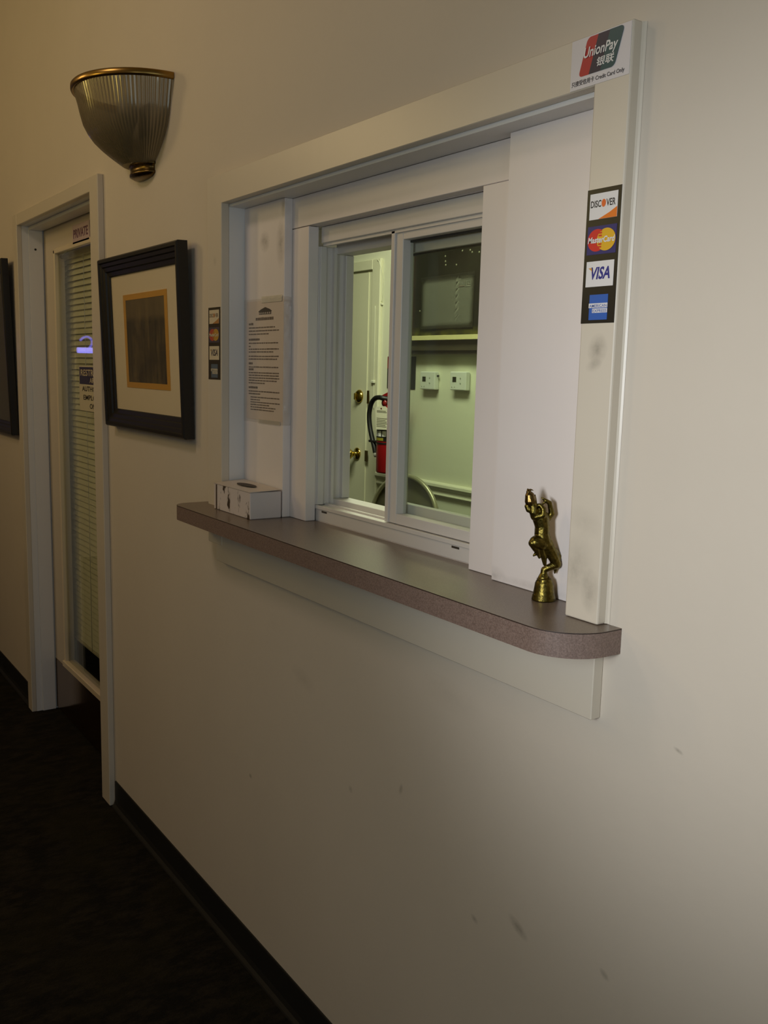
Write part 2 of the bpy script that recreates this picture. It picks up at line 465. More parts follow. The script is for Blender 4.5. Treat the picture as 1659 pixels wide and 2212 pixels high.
# ------------------------------------------------------------------ glazed door on the left
D = struct('door_1', loc=(-3.55, .08, 0))
DX0, DX1, DH = -4.02, -3.07, 2.04
def casing_piece(*a): return obj('casing', box(*a, bevel=.002), M['trim'], D)
casing_piece(DX0-.062, DX0, -.02, 0, .0005, DH+.045); casing_piece(DX1, DX1+.082, -.02, 0, .0005, DH+.045)
casing_piece(DX0, DX1, -.0195, 0, DH, DH+.045)
bm = bmesh.new(); bx(bm, DX0-.014, DX0-.001, 0, .17, .0005, DH+.012); bx(bm, DX0-.001, DX0+.008, .024, .08, .0005, DH-.012, bevel=.0015)
obj('jamb', bm, M['jamb'], D)
bm = bmesh.new(); bx(bm, DX1+.001, DX1+.014, 0, .17, .0005, DH+.012); bx(bm, DX1-.008, DX1+.001, .024, .08, .0005, DH-.012, bevel=.0015)
obj('jamb', bm, M['jamb'], D)
bm = bmesh.new(); bx(bm, DX0-.014, DX1+.014, 0, .17, DH+.001, DH+.014); bx(bm, DX0-.001, DX1+.001, .026, .08, DH-.012, DH+.002, bevel=.0015)
obj('head_jamb', bm, M['jamb'], D)
bm = bmesh.new(); lathe(bm, [(.0045, 0), (.0045, .002)], 0, 0, 10)
bmesh.ops.rotate(bm, verts=bm.verts, cent=(0,0,0), matrix=Matrix.Rotation(PI/2, 3, 'Y')); bmesh.ops.translate(bm, verts=bm.verts, vec=(DX0+.0075, .05, 1.953))
obj('screw', bm, M['black'], D)
GX0, GX1, GZ0, GZ1 = -3.872, -3.20, .255, 1.94
DY = .085
bm = bmesh.new()
bx(bm, DX0+.004, GX0, DY, DY+.04, .012, DH-.004); bx(bm, GX1, DX1-.004, DY, DY+.04, .012, DH-.004)
bx(bm, GX0, GX1, DY, DY+.04, .012, GZ0); bx(bm, GX0, GX1, DY, DY+.04, GZ1, DH-.004)
leaf = obj('door_leaf', bm, M['door_paint'], D)
bm = bmesh.new()   # bevelled glazing bead
for a in ((GX0, GX0+.016, GZ0, GZ1), (GX1-.016, GX1, GZ0, GZ1)): bx(bm, a[0], a[1], DY-.004, DY+.014, a[2], a[3], bevel=.002)
bx(bm, GX0, GX1, DY-.004, DY+.014, GZ1-.014, GZ1+.006, bevel=.002)
bx(bm, GX0-.006, GX1+.006, DY-.010, DY+.014, GZ0-.022, GZ0+.004, bevel=.003)
obj('glazing_bead', bm, mat('bead_paint', lin(222, 206, 176), .3), leaf)
obj('glass_pane', box(GX0+.014, GX1-.014, DY+.008, DY+.012, GZ0, GZ1-.01), M['glass'], leaf)
obj('kick_plate', box(DX0+.006, DX1-.006, DY-.0015, DY, .0115, GZ0-.024), M['brown_kick'], leaf)
# mini blind behind the glass
BL = thing('window_blind', 'cream slatted mini blind hanging behind the glass of the left door', 'blind', (-3.53, .15, .42))
BX0, BX1 = -3.835, -3.20
bm = bmesh.new(); n = 68
def slat(xa, xb, z):
    dy, dz = .0062, .0122
    vs = [bm.verts.new(p) for p in ((xa, .148-dy, z-dz), (xb, .148-dy, z-dz), (xb, .1465, z+.0012), (xa, .1465, z+.0012), (xa, .148+dy, z+dz), (xb, .148+dy, z+dz))]
    bm.faces.new((vs[0], vs[1], vs[2], vs[3])); bm.faces.new((vs[3], vs[2], vs[5], vs[4]))
for k in range(n):
    z = .362+k*(1.905-.362)/(n-1)
    if z > 1.78: slat(-4.025, BX1, z)
    else: slat(-4.025, -4.004, z); slat(-3.958-.006*(k % 2), BX1, z)
obj('slats', bm, mat('cream_slat', lin(246, 238, 208), .4), BL, recalc=False)
obj('head_rail', box(-4.025, BX1, .135, .165, 1.912, 1.94, bevel=.002), mat('cream_rail', lin(214, 204, 164), .4), BL)
obj('bottom_rail', box(-3.958, BX1, .138, .158, .335, .348, bevel=.003), mat('cream_rail_low', lin(205, 195, 165), .4), BL)
bm = bmesh.new()
for x in (-3.66, -3.36): tube(bm, [(x, .136, .345), (x, .136, 1.915)], .0012, 6)
obj('ladder_cord', bm, M['white'], BL)
bm = bmesh.new(); tube(bm, spline([(-3.86, .11, 1.915), (-3.83, .11, 1.918), (-3.77, .11, 1.924)]), [.008]*3+[.004]*14, 8)
obj('tilt_wand', bm, M['black'], BL)
# small plate on the door's top rail, no-entry notice on its glass
s = thing('door_plaque', 'small white plaque with purple lettering on the top rail of the left door', 'sign', (-3.51, DY, 1.945))
obj('plate', box(-3.605, -3.405, DY-.004, DY, 1.937, 2.005, bevel=.001), mat('plaque_pink', lin(190, 168, 168), .5), s)
text_obj('lettering', [('PRIVATE', -3.592, DY-.0046, 1.956, .032, .174, dict(bold=.02))], mat('purple_ink', lin(104, 66, 88), .6), s)
s = thing('door_notice', 'black and white authorized employees only notice on the glass of the left door', 'sign', (-3.4, DY+.007, 1.33))
obj('sheet', box(-3.60, -3.24, DY+.0068, DY+.0078, 1.325, 1.492), mat('notice_white', lin(206, 196, 166), .5), s)
obj('header', box(-3.594, -3.246, DY+.0062, DY+.0068, 1.424, 1.488), mat('notice_black', lin(44, 36, 46), .4), s)
text_obj('header_lettering', [('RESTRICTED', -3.578, DY+.0059, 1.455, .024, .315, dict(bold=.02)), ('AREA', -3.47, DY+.0059, 1.43, .019, .10, dict(bold=.02))], mat('notice_cream', lin(196, 182, 150), .5), s)
text_obj('lettering', [('AUTHORIZED', -3.565, DY+.0063, 1.398, .019, .29, dict(bold=.02)), ('EMPLOYEES', -3.55, DY+.0063, 1.366, .019, .26, dict(bold=.02)),
    ('ONLY', -3.475, DY+.0063, 1.335, .019, .115, dict(bold=.02))], M['ink_dark'], s)

# ------------------------------------------------------------------ framed pictures
def framed(name, label, x0, x1, z0, z1, lean, art, gold=True, board=None):
    """profiled black frame leaning out from the wall at its top"""
    w, h = x1-x0, z1-z0
    T = thing(name, label, 'picture', ((x0+x1)/2, -.003, z0))
    T.rotation_euler = (lean, 0, 0)
    # profile across the moulding: (distance in from the outer edge, y)
    prof = [(0, 0), (0, -.026), (.004, -.030), (.012, -.030), (.015, -.026), (.024, -.0245), (.027, -.021), (.038, -.019), (.041, -.014), (.052, -.012), (.054, -.009), (.054, 0)]
    def ring(d, y): return [(-w/2+d, y, d), (w/2-d, y, d), (w/2-d, y, h-d), (-w/2+d, y, h-d)]
    bm = bmesh.new(); rs = [[bm.verts.new(p) for p in ring(d, y)] for d, y in prof]
    for i in range(len(rs)):
        A, B = rs[i], rs[(i+1) % len(rs)]
        for k in range(4): bm.faces.new((A[k], A[(k+1)%4], B[(k+1)%4], B[k]))
    obj('frame', bm, M['blackwood'], T, local=True)
    a = .053
    obj('mat_board', box(-w/2+a, w/2-a, -.006, -.004, a, h-a), board or mat('mat_cream', lin(250, 234, 204), .7), T, local=True)
    obj('glass_pane', box(-w/2+a, w/2-a, -.0095, -.0085, a, h-a), M['pic_glass'], T, local=True)
    if gold:
        gx0, gx1, gz0, gz1 = -w/2+.155, w/2-.135, .122, h-.112
        bm = bmesh.new()
        bx(bm, gx0, gx1, -.0075, -.006, gz0, gz0+.016); bx(bm, gx0, gx1, -.0075, -.006, gz1-.016, gz1)
        bx(bm, gx0, gx0+.02, -.0075, -.006, gz0+.016, gz1-.016); bx(bm, gx1-.02, gx1, -.0075, -.006, gz0+.016, gz1-.016)
        obj('gold_fillet', bm, mat('gold_leaf', lin(244, 186, 78), .42, metal=.25), T, local=True)
        obj('print', box(gx0+.018, gx1-.018, -.0066, -.006, gz0+.014, gz1-.014), art, T, local=True)
    return T
def art_material():
    m, nt, p, o = nodes('dark_woodland_print')
    tc = nt.nodes.new('ShaderNodeTexCoord'); v = tc.outputs['Object']
    a = noise(nt, 30, 4, .6, vec=v, stretch=(1, 1, .12)); b = noise(nt, 14, 3, .6, vec=v, stretch=(1.3, 1, .9))
    c1 = ramp(nt, a, .36, lin(36, 32, 24), .64, lin(120, 102, 66))
    c2 = mix_rgb(nt, ramp(nt, b, .42, (0,0,0,1), .62, (.8,.8,.8,1)), c1, lin(50, 42, 30))
    sp = nt.nodes.new('ShaderNodeSeparateXYZ'); nt.links.new(v, sp.inputs[0])
    zt = nt.nodes.new('ShaderNodeMapRange'); zt.inputs[1].default_value = .31; zt.inputs[2].default_value = .33
    nt.links.new(sp.outputs['Z'], zt.inputs[0])
    c3 = mix_rgb(nt, math_n(nt, 'MULTIPLY', zt.outputs[0], .55), c2, lin(138, 118, 80))
    nt.links.new(c3, p.inputs['Base Color']); p.inputs['Roughness'].default_value = .6
    return m
framed('framed_print', 'black framed print with wide cream mat and gold inner border right of the glazed door', -2.915, -2.282, 1.312, 1.815, math.radians(1.9), art_material())
framed('framed_picture', 'dark framed picture cut off at the left edge, hung left of the glazed door', -5.0, -4.165, 1.19, 1.925, math.radians(1.6), art_material(), gold=False, board=mat('mat_charcoal', lin(54, 52, 44), .7))

# ------------------------------------------------------------------ wall sconce
S = thing('wall_sconce', 'half-bowl ribbed glass wall sconce with brass rim above the glazed door and framed print', 'wall lamp', (-2.62, 0, 2.0))
SX, SZ, SA, SB = -2.62, 2.24, .205, .185
SCP = [(1.0, 0), (.975, -.02), (.945, -.04), (.915, -.065), (.875, -.092), (.815, -.114), (.735, -.134), (.64, -.151), (.535, -.167), (.455, -.178), (.38, -.188), (.33, -.194)]
bm = bmesh.new(); N = 220
outer = []
for s_, dz in SCP:
    row = []
    for k in range(N+1):
        a = PI*k/N; rib = 1 + (.006 if k % 4 in (1, 2) else -.004)*(.4+.6*s_)
        row.append(bm.verts.new((SX+SA*s_*rib*math.cos(a), -.001-SB*s_*rib*math.sin(a), SZ+dz)))
    outer.append(row)
for A, B in zip(outer, outer[1:]):
    for k in range(N):
        f = bm.faces.new((A[k], A[k+1], B[k+1], B[k])); f.smooth = True
def sconce_glass():
    m, nt, p, o = nodes('ribbed_smoked_glass')
    p.inputs['Base Color'].default_value = lin(134, 122, 96); p.inputs['Roughness'].default_value = .2
    p.inputs['Metallic'].default_value = .35; p.inputs['Coat Weight'].default_value = .6
    t = nt.nodes.new('ShaderNodeBsdfTransparent'); t.inputs[0].default_value = (.75, .7, .58, 1)
    mx = nt.nodes.new('ShaderNodeMixShader'); mx.inputs[0].default_value = .80
    nt.links.new(t.outputs[0], mx.inputs[1]); nt.links.new(p.outputs[0], mx.inputs[2]); nt.links.new(mx.outputs[0], o.inputs['Surface'])
    return m
obj('glass_bowl', bm, sconce_glass(), S, recalc=False)
bm = bmesh.new()
def rimring(s, z): return [bm.verts.new((SX+(SA*s)*math.cos(PI*k/48), -.0008-(SB*s)*math.sin(PI*k/48), z)) for k in range(49)]
rs = [rimring(*q) for q in ((1.0, SZ-.008), (1.035, SZ-.008), (1.045, SZ-.004), (1.045, SZ+.006), (1.03, SZ+.009), (.975, SZ+.009), (.975, SZ-.006))]
for i in range(len(rs)):
    A, B = rs[i], rs[(i+1) % len(rs)]
    for k in range(48): f = bm.faces.new((A[k], A[k+1], B[k+1], B[k])); f.smooth = True
obj('brass_rim', bm, mat('rim_brass', lin(150, 118, 62), .28, metal=1), S)
bm = bmesh.new()
bx(bm, SX-.04, SX+.04, -.005, -.0005, SZ-.11, SZ-.03, bevel=.002)
obj('back_plate', bm, mat('plate_paint', lin(150, 136, 108), .5), S)
bm = bmesh.new()
rs = []
for (z, q) in ((-.188, .060), (-.188, .076), (-.195, .076), (-.197, .070), (-.211, .070), (-.213, .074), (-.218, .073), (-.225, .055), (-.228, .02)):
    rs.append([bm.verts.new((SX+q*math.cos(PI*k/28), -.0006-q*.52*math.sin(PI*k/28), SZ+z)) for k in range(29)])
for A, B in zip(rs, rs[1:]):
    for k in range(28): f = bm.faces.new((A[k], A[k+1], B[k+1], B[k])); f.smooth = True
bm.faces.new(rs[0]); bm.faces.new(rs[-1][::-1])
bm.faces.new([r[0] for r in rs]+[r[-1] for r in rs[::-1]])
obj('finial_cap', bm, M['dark_brass'], S)
bm = bmesh.new(); lathe(bm, [(.012, -.17), (.014, -.11), (.026, -.075), (.028, -.05), (.02, -.02), (.004, -.008)], SX, -.05, 16)
bmesh.ops.translate(bm, verts=bm.verts, vec=(0, 0, SZ)); obj('bulb', bm, mat('bulb_white', lin(220, 214, 196), .3), S)

# ------------------------------------------------------------------ stickers
def sticker(name, label, x0, x1, z0, z1, y, fade):
    """strip of four card emblems: fade 0 fresh, 1 yellowed"""
    w, h = x1-x0, z1-z0
    def cc(c, t=(150, 128, 84)): return lin(*[c[i]*(1-fade)+t[i]*fade for i in range(3)])
    T = thing(name, label, 'sticker', ((x0+x1)/2, y, z0), 'card emblem strips beside the service window')
    X = lambda u: x0+u*w; Z = lambda v: z1-v*h
    k = mat(name+'_black', cc((22, 21, 24), (70, 58, 30)), .35)
    obj('backing', box(x0, x1, y-.0004, y+.0008, z0, z1), k, T)
    white = mat(name+'_white', cc((226, 222, 218), (206, 188, 146)), .4)
    L = .0003; y1 = y-.0004
    def quad(u0, u1, v0, v1): return [(X(u0), Z(v1)), (X(u1), Z(v1)), (X(u1), Z(v0)), (X(u0), Z(v0))]
    # white emblem with orange corner
    p = poly_obj('emblem_panel', [quad(.09, .91, .035, .225)], y1-L, y1, white, T)
    poly_obj('corner', [[(X(.37), Z(.2245)), (X(.905), Z(.2245)), (X(.905), Z(.15))] + [(X(.70), Z(.183))]], y1-2*L, y1-L, mat(name+'_orange', cc((226, 120, 38)), .4), p)
    text_obj('lettering', [('DISC', X(.12), y1-1.4*L, Z(.137), h*.052, w*.31, dict(bold=.02)), ('VER', X(.58), y1-1.4*L, Z(.137), h*.052, w*.27, dict(bold=.02))], mat(name+'_ink', cc((40, 38, 40), (120, 96, 80)), .5), p)
    poly_obj('dot', [arc(X(.505), Z(.111), w*.062, h*.029, 0, 2*PI, 20)[:-1]], y1-2*L, y1-L, mat(name+'_dot', cc((222, 104, 44)), .4), p)
    # blue emblem with two overlapping discs
    p = poly_obj('emblem_panel', [quad(.07, .93, .275, .485)], y1-L, y1, mat(name+'_navy', cc((44, 42, 104), (90, 80, 70)), .4), T)
    R = w*.275; RZ = h*.083; cz = Z(.38)
    poly_obj('red_disc', [arc(X(.36), cz, R, RZ, 0, 2*PI, 36)[:-1]], y1-2*L, y1-L, mat(name+'_red', cc((204, 40, 40), (168, 96, 60)), .4), p)
    poly_obj('yellow_disc', [arc(X(.64), cz, R, RZ, 0, 2*PI, 36)[:-1]], y1-3*L, y1-2*L, mat(name+'_yellow', cc((222, 172, 40), (168, 130, 60)), .4), p)
    bars = []
    for q in (-.62, -.38, .38, .62, .82):
        bars.append([(X(.42), cz+RZ*(q-.07)), (X(.51), cz+RZ*(q-.07)), (X(.51), cz+RZ*(q+.07)), (X(.42), cz+RZ*(q+.07))])
    poly_obj('red_comb', bars, y1-4*L, y1-3*L, mat(name+'_red2', cc((204, 40, 40), (168, 96, 60)), .4), p)
    text_obj('lettering', [('MasterCard', X(.11), y1-4.6*L, cz-h*.021, h*.046, w*.78, dict(bold=.03, slant=.12))], white, p)
    # white emblem, blue slanted word
    p = poly_obj('emblem_panel', [quad(.09, .91, .535, .725)], y1-L, y1, white, T)
    blue = mat(name+'_blue', cc((40, 44, 130), (92, 80, 48)), .4)
    text_obj('lettering', [('VISA', X(.19), y1-1.4*L, Z(.672), h*.094, w*.62, dict(bold=.03, slant=.18))], blue, p)
    poly_obj('gold_flick', [[(X(.155), Z(.585)), (X(.255), Z(.582)), (X(.275), Z(.615)), (X(.235), Z(.60))]], y1-2.2*L, y1-1.6*L, mat(name+'_gold', cc((206, 150, 60)), .4), p)
    # blue square with two white bands
    p = poly_obj('emblem_panel', [quad(.24, .79, .785, .975)], y1-L, y1, mat(name+'_sky', cc((46, 94, 176), (110, 106, 84)), .4), T)
    poly_obj('band', [quad(.23, .79, .850, .884), quad(.34, .79, .890, .922)], y1-2*L, y1-L, white, p)
    text_obj('lettering', [('AMERICAN', X(.25), y1-2.4*L, Z(.880), h*.022, w*.52, dict(bold=.01)), ('EXPRESS', X(.36), y1-2.4*L, Z(.918), h*.022, w*.41, dict(bold=.01))], mat(name+'_bandink', cc((60, 96, 170), (110, 106, 84)), .4), p)
    return T
sticker('card_sticker', 'glossy black strip of four bright payment card emblems on the right casing of the window', -.9165, -.8575, 1.571, 1.746, -.0203, 0)
sticker('card_sticker', 'faded yellowish strip of four payment card emblems on the left casing of the window', -2.152, -2.084, 1.470, 1.642, -.0203, .66)

T = thing('payment_sticker', 'white sticker with a red, navy and teal slanted emblem on the upper right window corner', 'sticker', (-.906, -.0203, 1.882))
ux0, ux1, uz0, uz1 = -.960, -.8575, 1.8805, 1.9440
obj('backing', box(ux0, ux1, -.0207, -.0195, uz0, uz1), mat('sticker_white', lin(218, 212, 212), .35), T)
def slant_poly(a0, a1, r0, r1, n=6):
    """slice of the rounded slanted lozenge between fractions a0..a1 of its width"""
    bx0, bx1, bz0, bz1, sl = -.9455, -.8825, 1.8955, 1.9425, .30
    w = bx1-bx0; rad = .006
    x0, x1 = bx0+w*a0, bx0+w*a1
    pts = []
    if r0: pts += arc(x0+rad, bz0+rad, rad, rad, PI, 1.5*PI, n)
    else: pts += [(x0, bz0)]
    if r1: pts += arc(x1-rad, bz0+rad, rad, rad, 1.5*PI, 2*PI, n) + arc(x1-rad, bz1-rad, rad, rad, 0, PI/2, n)
    else: pts += [(x1, bz0), (x1, bz1)]
    if r0: pts += arc(x0+rad, bz1-rad, rad, rad, PI/2, PI, n)
    else: pts += [(x0, bz1)]
    return [(x+(z-bz0)*sl, z) for x, z in pts]
poly_obj('emblem_panel', [slant_poly(0, .34, True, False)], -.0210, -.0207, mat('emblem_red', lin(176, 36, 44), .35), T)
poly_obj('emblem_panel', [slant_poly(.30, .70, False, False)], -.0213, -.0209, mat('emblem_navy', lin(32, 30, 58), .35), T)
poly_obj('emblem_panel', [slant_poly(.62, 1, False, True)], -.0216, -.0212, mat('emblem_teal', lin(26, 74, 80), .35), T)
text_obj('lettering', [('UnionPay', -.9375, -.0219, 1.9175, .0125, .0585, dict(bold=.02, slant=.2)),
                       ('\u94f6\u8054', -.914, -.0219, 1.9015, .0115, .030, dict(bold=.015, slant=.2))], M['white'], T)
text_obj('caption', [('\u53ea\u63a5\u53d7\u4fe1\u7528\u5361 Credit Card Only', -.957, -.0211, 1.8855, .0062, .092, dict(bold=.01))], M['ink_dark'], T)

# ------------------------------------------------------------------ taped notice on the left panel
NS = thing('notice_sheet', 'printed paper notice with a house emblem taped to the panel left of the sliding window', 'notice', (-1.97, .04, 1.38))
obj('sheet', box(-2.064, -1.8785, .0394, .0398, 1.379, 1.655), M['paper'], NS)
bm = bmesh.new()   # house emblem
prism_xz(bm, [(-1.999, 1.6235), (-1.939, 1.6235), (-1.939, 1.6295), (-1.935, 1.6305), (-1.946, 1.6350), (-1.968, 1.6400), (-1.991, 1.6350), (-2.003, 1.6305), (-1.999, 1.6295)], .0390, .0394)
obj('house_emblem', bm, M['ink_dark'], NS)
bm = bmesh.new()
for k in range(6): bx(bm, -1.995+k*.0096, -1.991+k*.0096, .0388, .0390, 1.6245, 1.6285)
obj('emblem_windows', bm, M['paper'], NS)
bm = bmesh.new(); rnd = random.Random(3)
def words(x0, x1, z, h, gap=.003):
    x = x0
    while x < x1-.003:
        w = min(rnd.uniform(.006, .018), x1-x); bx(bm, x, x+w, .0391, .0394, z, z+h*rnd.uniform(.85, 1.0)); x += w+gap*rnd.uniform(.6, 1.1)
L0, L1 = -2.052, -1.896
words(-2.016, -1.927, 1.6105, .0068, .0015)
lines = [(1.576, 0, .17, 1), (1.5675, 0, .85, 0), (1.5595, 0, .98, 0), (1.5515, 0, .68, 0), (1.537, 0, .36, 1), (1.529, 0, .95, 0), (1.521, 0, .06, 0), (1.514, 0, .97, 0),
    (1.507, 0, .80, 0), (1.496, 0, .97, 0), (1.489, 0, .92, 0), (1.477, 0, .13, 1), (1.469, 0, .96, 0), (1.462, 0, .16, 1), (1.4545, 0, 1, 0), (1.448, 0, .98, 0), (1.4415, 0, .99, 0),
    (1.435, 0, .92, 0), (1.4285, 0, .56, 0), (1.416, 0, .3, 1), (1.4075, 0, 1, 0), (1.401, 0, .4, 0)]
sc = lambda z: 1.6005+(z-1.576)*.93
for z, a, b, hd in lines: words(L0+(L1-L0)*a, L0+(L1-L0)*b, sc(z), .0052 if hd else .0030, .0015 if hd else .0022)
for i, b in enumerate((1, .38, 1.02, .68, .88, .86)): words(L0+.010, L0+(L1-L0)*b, sc(1.3925-.0063*i), .0028, .0022)
obj('text_lines', bm, M['ink'], NS)
# clear tape: strips at the head, wide film round the panel's edge and over the jamb
bm = bmesh.new(); bx(bm, -1.985, -1.885, .0380, .0384, 1.650, 1.664); obj('tape', bm, film('tape_top', .25, .4, .9, 60, .5), NS)
bm = bmesh.new(); bx(bm, -2.0, -1.890, .0380, .0384, 1.371, 1.380); obj('tape', bm, film('tape_low', .25, .2, .9, 60, .3), NS)
bm = bmesh.new(); bx(bm, -2.0775, -1.8776, .0384, .0387, 1.372, 1.660); obj('tape', bm, M['film_flat'], NS)
bm = bmesh.new(); bx(bm, -1.8777, -1.8773, .0387, .058, 1.372, 1.660); obj('tape', bm, M['film'], NS)

# ------------------------------------------------------------------ carton on the ledge
BX = thing('carton', 'worn white cardboard tissue carton lying on the left end of the ledge', 'box', (-1.975, 0, 1.16))
bz0, bz1 = 1.1603, 1.2215
X0, X1, Y0, Y1 = -2.072, -1.876, -.043, .036
def carton_mat():
    m, nt, p, o = nodes('worn_white_card')
    geo = nt.nodes.new('ShaderNodeNewGeometry'); pos = geo.outputs['Position']
    n = noise(nt, 24, 4, .65, vec=pos, stretch=(1.4, 1, .5)); sp = nt.nodes.new('ShaderNodeSeparateXYZ'); nt.links.new(geo.outputs['Normal'], sp.inputs[0])
    front = math_n(nt, 'GREATER_THAN', math_n(nt, 'MULTIPLY', sp.outputs['Y'], -1.0), .7)
    msk = math_n(nt, 'MULTIPLY', ramp(nt, n, .56, (0,0,0,1), .60, (1,1,1,1)), front)
    c = mix_rgb(nt, msk, lin(214, 204, 200), lin(66, 52, 42))
    nt.links.new(c, p.inputs['Base Color']); p.inputs['Roughness'].default_value = .45
    return m
obj('body', box(X0, X1, Y0, Y1, bz0, bz1, bevel=.0015), carton_mat(), BX)
bm = bmesh.new()   # slightly lifted lid flaps
prism = [(X0-.001, Y0-.001, bz1+.0005), (X1+.001, Y0-.001, bz1+.0005), (X1+.001, Y1, bz1+.003), (X0-.001, Y1, bz1+.006)]
A = [bm.verts.new(p) for p in prism]; B = [bm.verts.new((p[0], p[1], p[2]+.0012)) for p in prism]
bm.faces.new(A[::-1]); bm.faces.new(B)
for i in range(4): bm.faces.new((A[i], A[(i+1)%4], B[(i+1)%4], B[i]))
obj('lid_flap', bm, mat('card_lid', lin(205, 192, 180), .4), BX)
bm = bmesh.new(); pl = arc(-1.978, -.002, .045, .014, 0, 2*PI, 24)[:-1]
bm.faces.new([bm.verts.new((x, y, bz1+.0017+.0025*(y-Y0)/(Y1-Y0)+.0022)) for x, y in pl]); obj('slot_opening', bm, mat('slot_dark', lin(70, 58, 48), .7), BX)
cbrown = mat('card_brown', lin(74, 56, 44), .6)
obj('torn_edge', box(X0+.012, X0+.018, Y0-.0008, Y0, bz0+.001, bz1-.001), cbrown, BX)

# ------------------------------------------------------------------ brass figurine bell
BELL = thing('hand_bell', 'brass hand bell with dancing figure handle on the right end of the ledge', 'bell', (-1.0, .019, 1.16))
bc = Vector((-1.0, .019, 1.1602)); K = 8.88e-5
RX = Vector((.566, .824, 0)).normalized(); DX = Vector((-.824, .566, 0)).normalized()
def P3(zx, zy, d=0): return bc + RX*((zx-610-.052*(2062-zy))*K) + DX*(d*K) + Vector((0, 0, (2062-zy)*K*1.02))
prof = [(205, 2062), (212, 2045), (205, 2030), (208, 2018), (200, 2000), (202, 1985), (190, 1960), (180, 1900), (170, 1830), (163, 1775), (150, 1740), (130, 1712), (138, 1700), (122, 1688), (90, 1672), (72, 1650)]
bm = bmesh.new(); lathe(bm, [(r*K*.985, bc.z+(2062-y)*K*1.02) for r, y in prof], bc.x, bc.y, 40)
obj('bell', bm, M['bell_brass'], BELL)
def blob(bm, a, b, ra, rb, n=10):
    a, b = Vector(a), Vector(b); d = b-a; L = max(d.length, 1e-6)
    q = d.to_track_quat('Z', 'Y').to_matrix()
    st = 5; pr = []
    for i in range(st+1): t = -PI/2+PI/2*i/st; pr.append((ra*math.cos(t), ra*math.sin(t)))
    for i in range(st+1): t = PI/2*i/st; pr.append((rb*math.cos(t), L+rb*math.sin(t)))
    rings = []
    for r, h in pr:
        r = max(r, 1e-6); rings.append([bm.verts.new(a+q@Vector((r*math.cos(2*PI*k/n), r*math.sin(2*PI*k/n), h))) for k in range(n)])
    for A, B in zip(rings, rings[1:]):
        for k in range(n): bm.faces.new((A[k], A[(k+1)%n], B[(k+1)%n], B[k]))
    bm.faces.new(rings[0][::-1]); bm.faces.new(rings[-1])
FAT = 1.2
def chain(bm, pts):
    for (a, b) in zip(pts, pts[1:]): blob(bm, P3(*a[:3]), P3(*b[:3]), a[3]*K*FAT, b[3]*K*FAT)
bm = bmesh.new()
chain(bm, [(612, 1680, 0, 85), (618, 1600, 0, 52), (622, 1545, 0, 48), (700, 1500, -10, 52), (820, 1455, -10, 62)])       # stem, standing foot and shin
chain(bm, [(835, 1440, -10, 68), (760, 1280, -10, 88), (640, 1110, 0, 120)])                                              # standing thigh
chain(bm, [(600, 1080, 0, 135), (585, 940, 0, 112), (590, 800, 0, 108), (560, 660, 0, 122), (500, 590, 0, 100)])          # hips to shoulders
chain(bm, [(560, 1090, -50, 110), (470, 1060, -90, 98), (400, 1065, -110, 52)])                                           # raised thigh
chain(bm, [(405, 1075, -110, 60), (470, 1170, -90, 55), (500, 1230, -80, 40), (430, 1290, -80, 16)])                      # raised shin and foot
chain(bm, [(500, 1220, -80, 40), (525, 1320, -80, 20)])
chain(bm, [(560, 1180, -50, 70), (610, 1320, -40, 46), (625, 1440, -40, 28)])                                             # loincloth end
chain(bm, [(800, 1230, 30, 60), (875, 1310, 30, 40), (850, 1440, 30, 55), (810, 1600, 30, 14)])                           # tail of the sash
chain(bm, [(470, 620, -30, 80), (430, 560, -70, 62), (440, 480, -60, 60)])                                                # near shoulder
chain(bm, [(480, 640, -60, 62), (590, 600, -110, 44), (590, 500, -100, 40), (545, 440, -80, 30), (500, 440, -70, 26)])    # folded near arm
chain(bm, [(620, 650, 40, 70), (700, 670, 40, 48), (755, 590, 30, 46), (735, 500, 20, 38), (715, 410, 10, 36), (650, 370, 0, 30), (580, 322, 0, 10)])  # raised far arm, hand
chain(bm, [(650, 375, 0, 28), (620, 405, 0, 18), (592, 440, 0, 10)]); chain(bm, [(690, 385, 5, 26), (625, 350, -12, 14), (600, 335, -14, 8)])
chain(bm, [(440, 500, -30, 52), (400, 420, -30, 74), (385, 360, -30, 78)])                                                # neck and head
chain(bm, [(470, 420, -10, 26), (468, 350, -10, 22), (466, 275, -10, 8)])                                                 # ear
chain(bm, [(455, 400, -70, 14), (480, 385, -75, 10)]); chain(bm, [(330, 470, -30, 40), (360, 520, -30, 50)])
body = remesh(bm, .00085, 1)
obj('figure', body, M['bell_brass'], BELL)
bm = bmesh.new()
chain(bm, [(385, 380, -30, 84), (375, 300, -30, 70), (352, 230, -30, 34), (338, 182, -30, 12)])
chain(bm, [(340, 200, -30, 16), (390, 188, -30, 13), (448, 202, -30, 4)])
body = remesh(bm, .0008, 1)
obj('pointed_crown', body, M['dark_brass'], BELL)

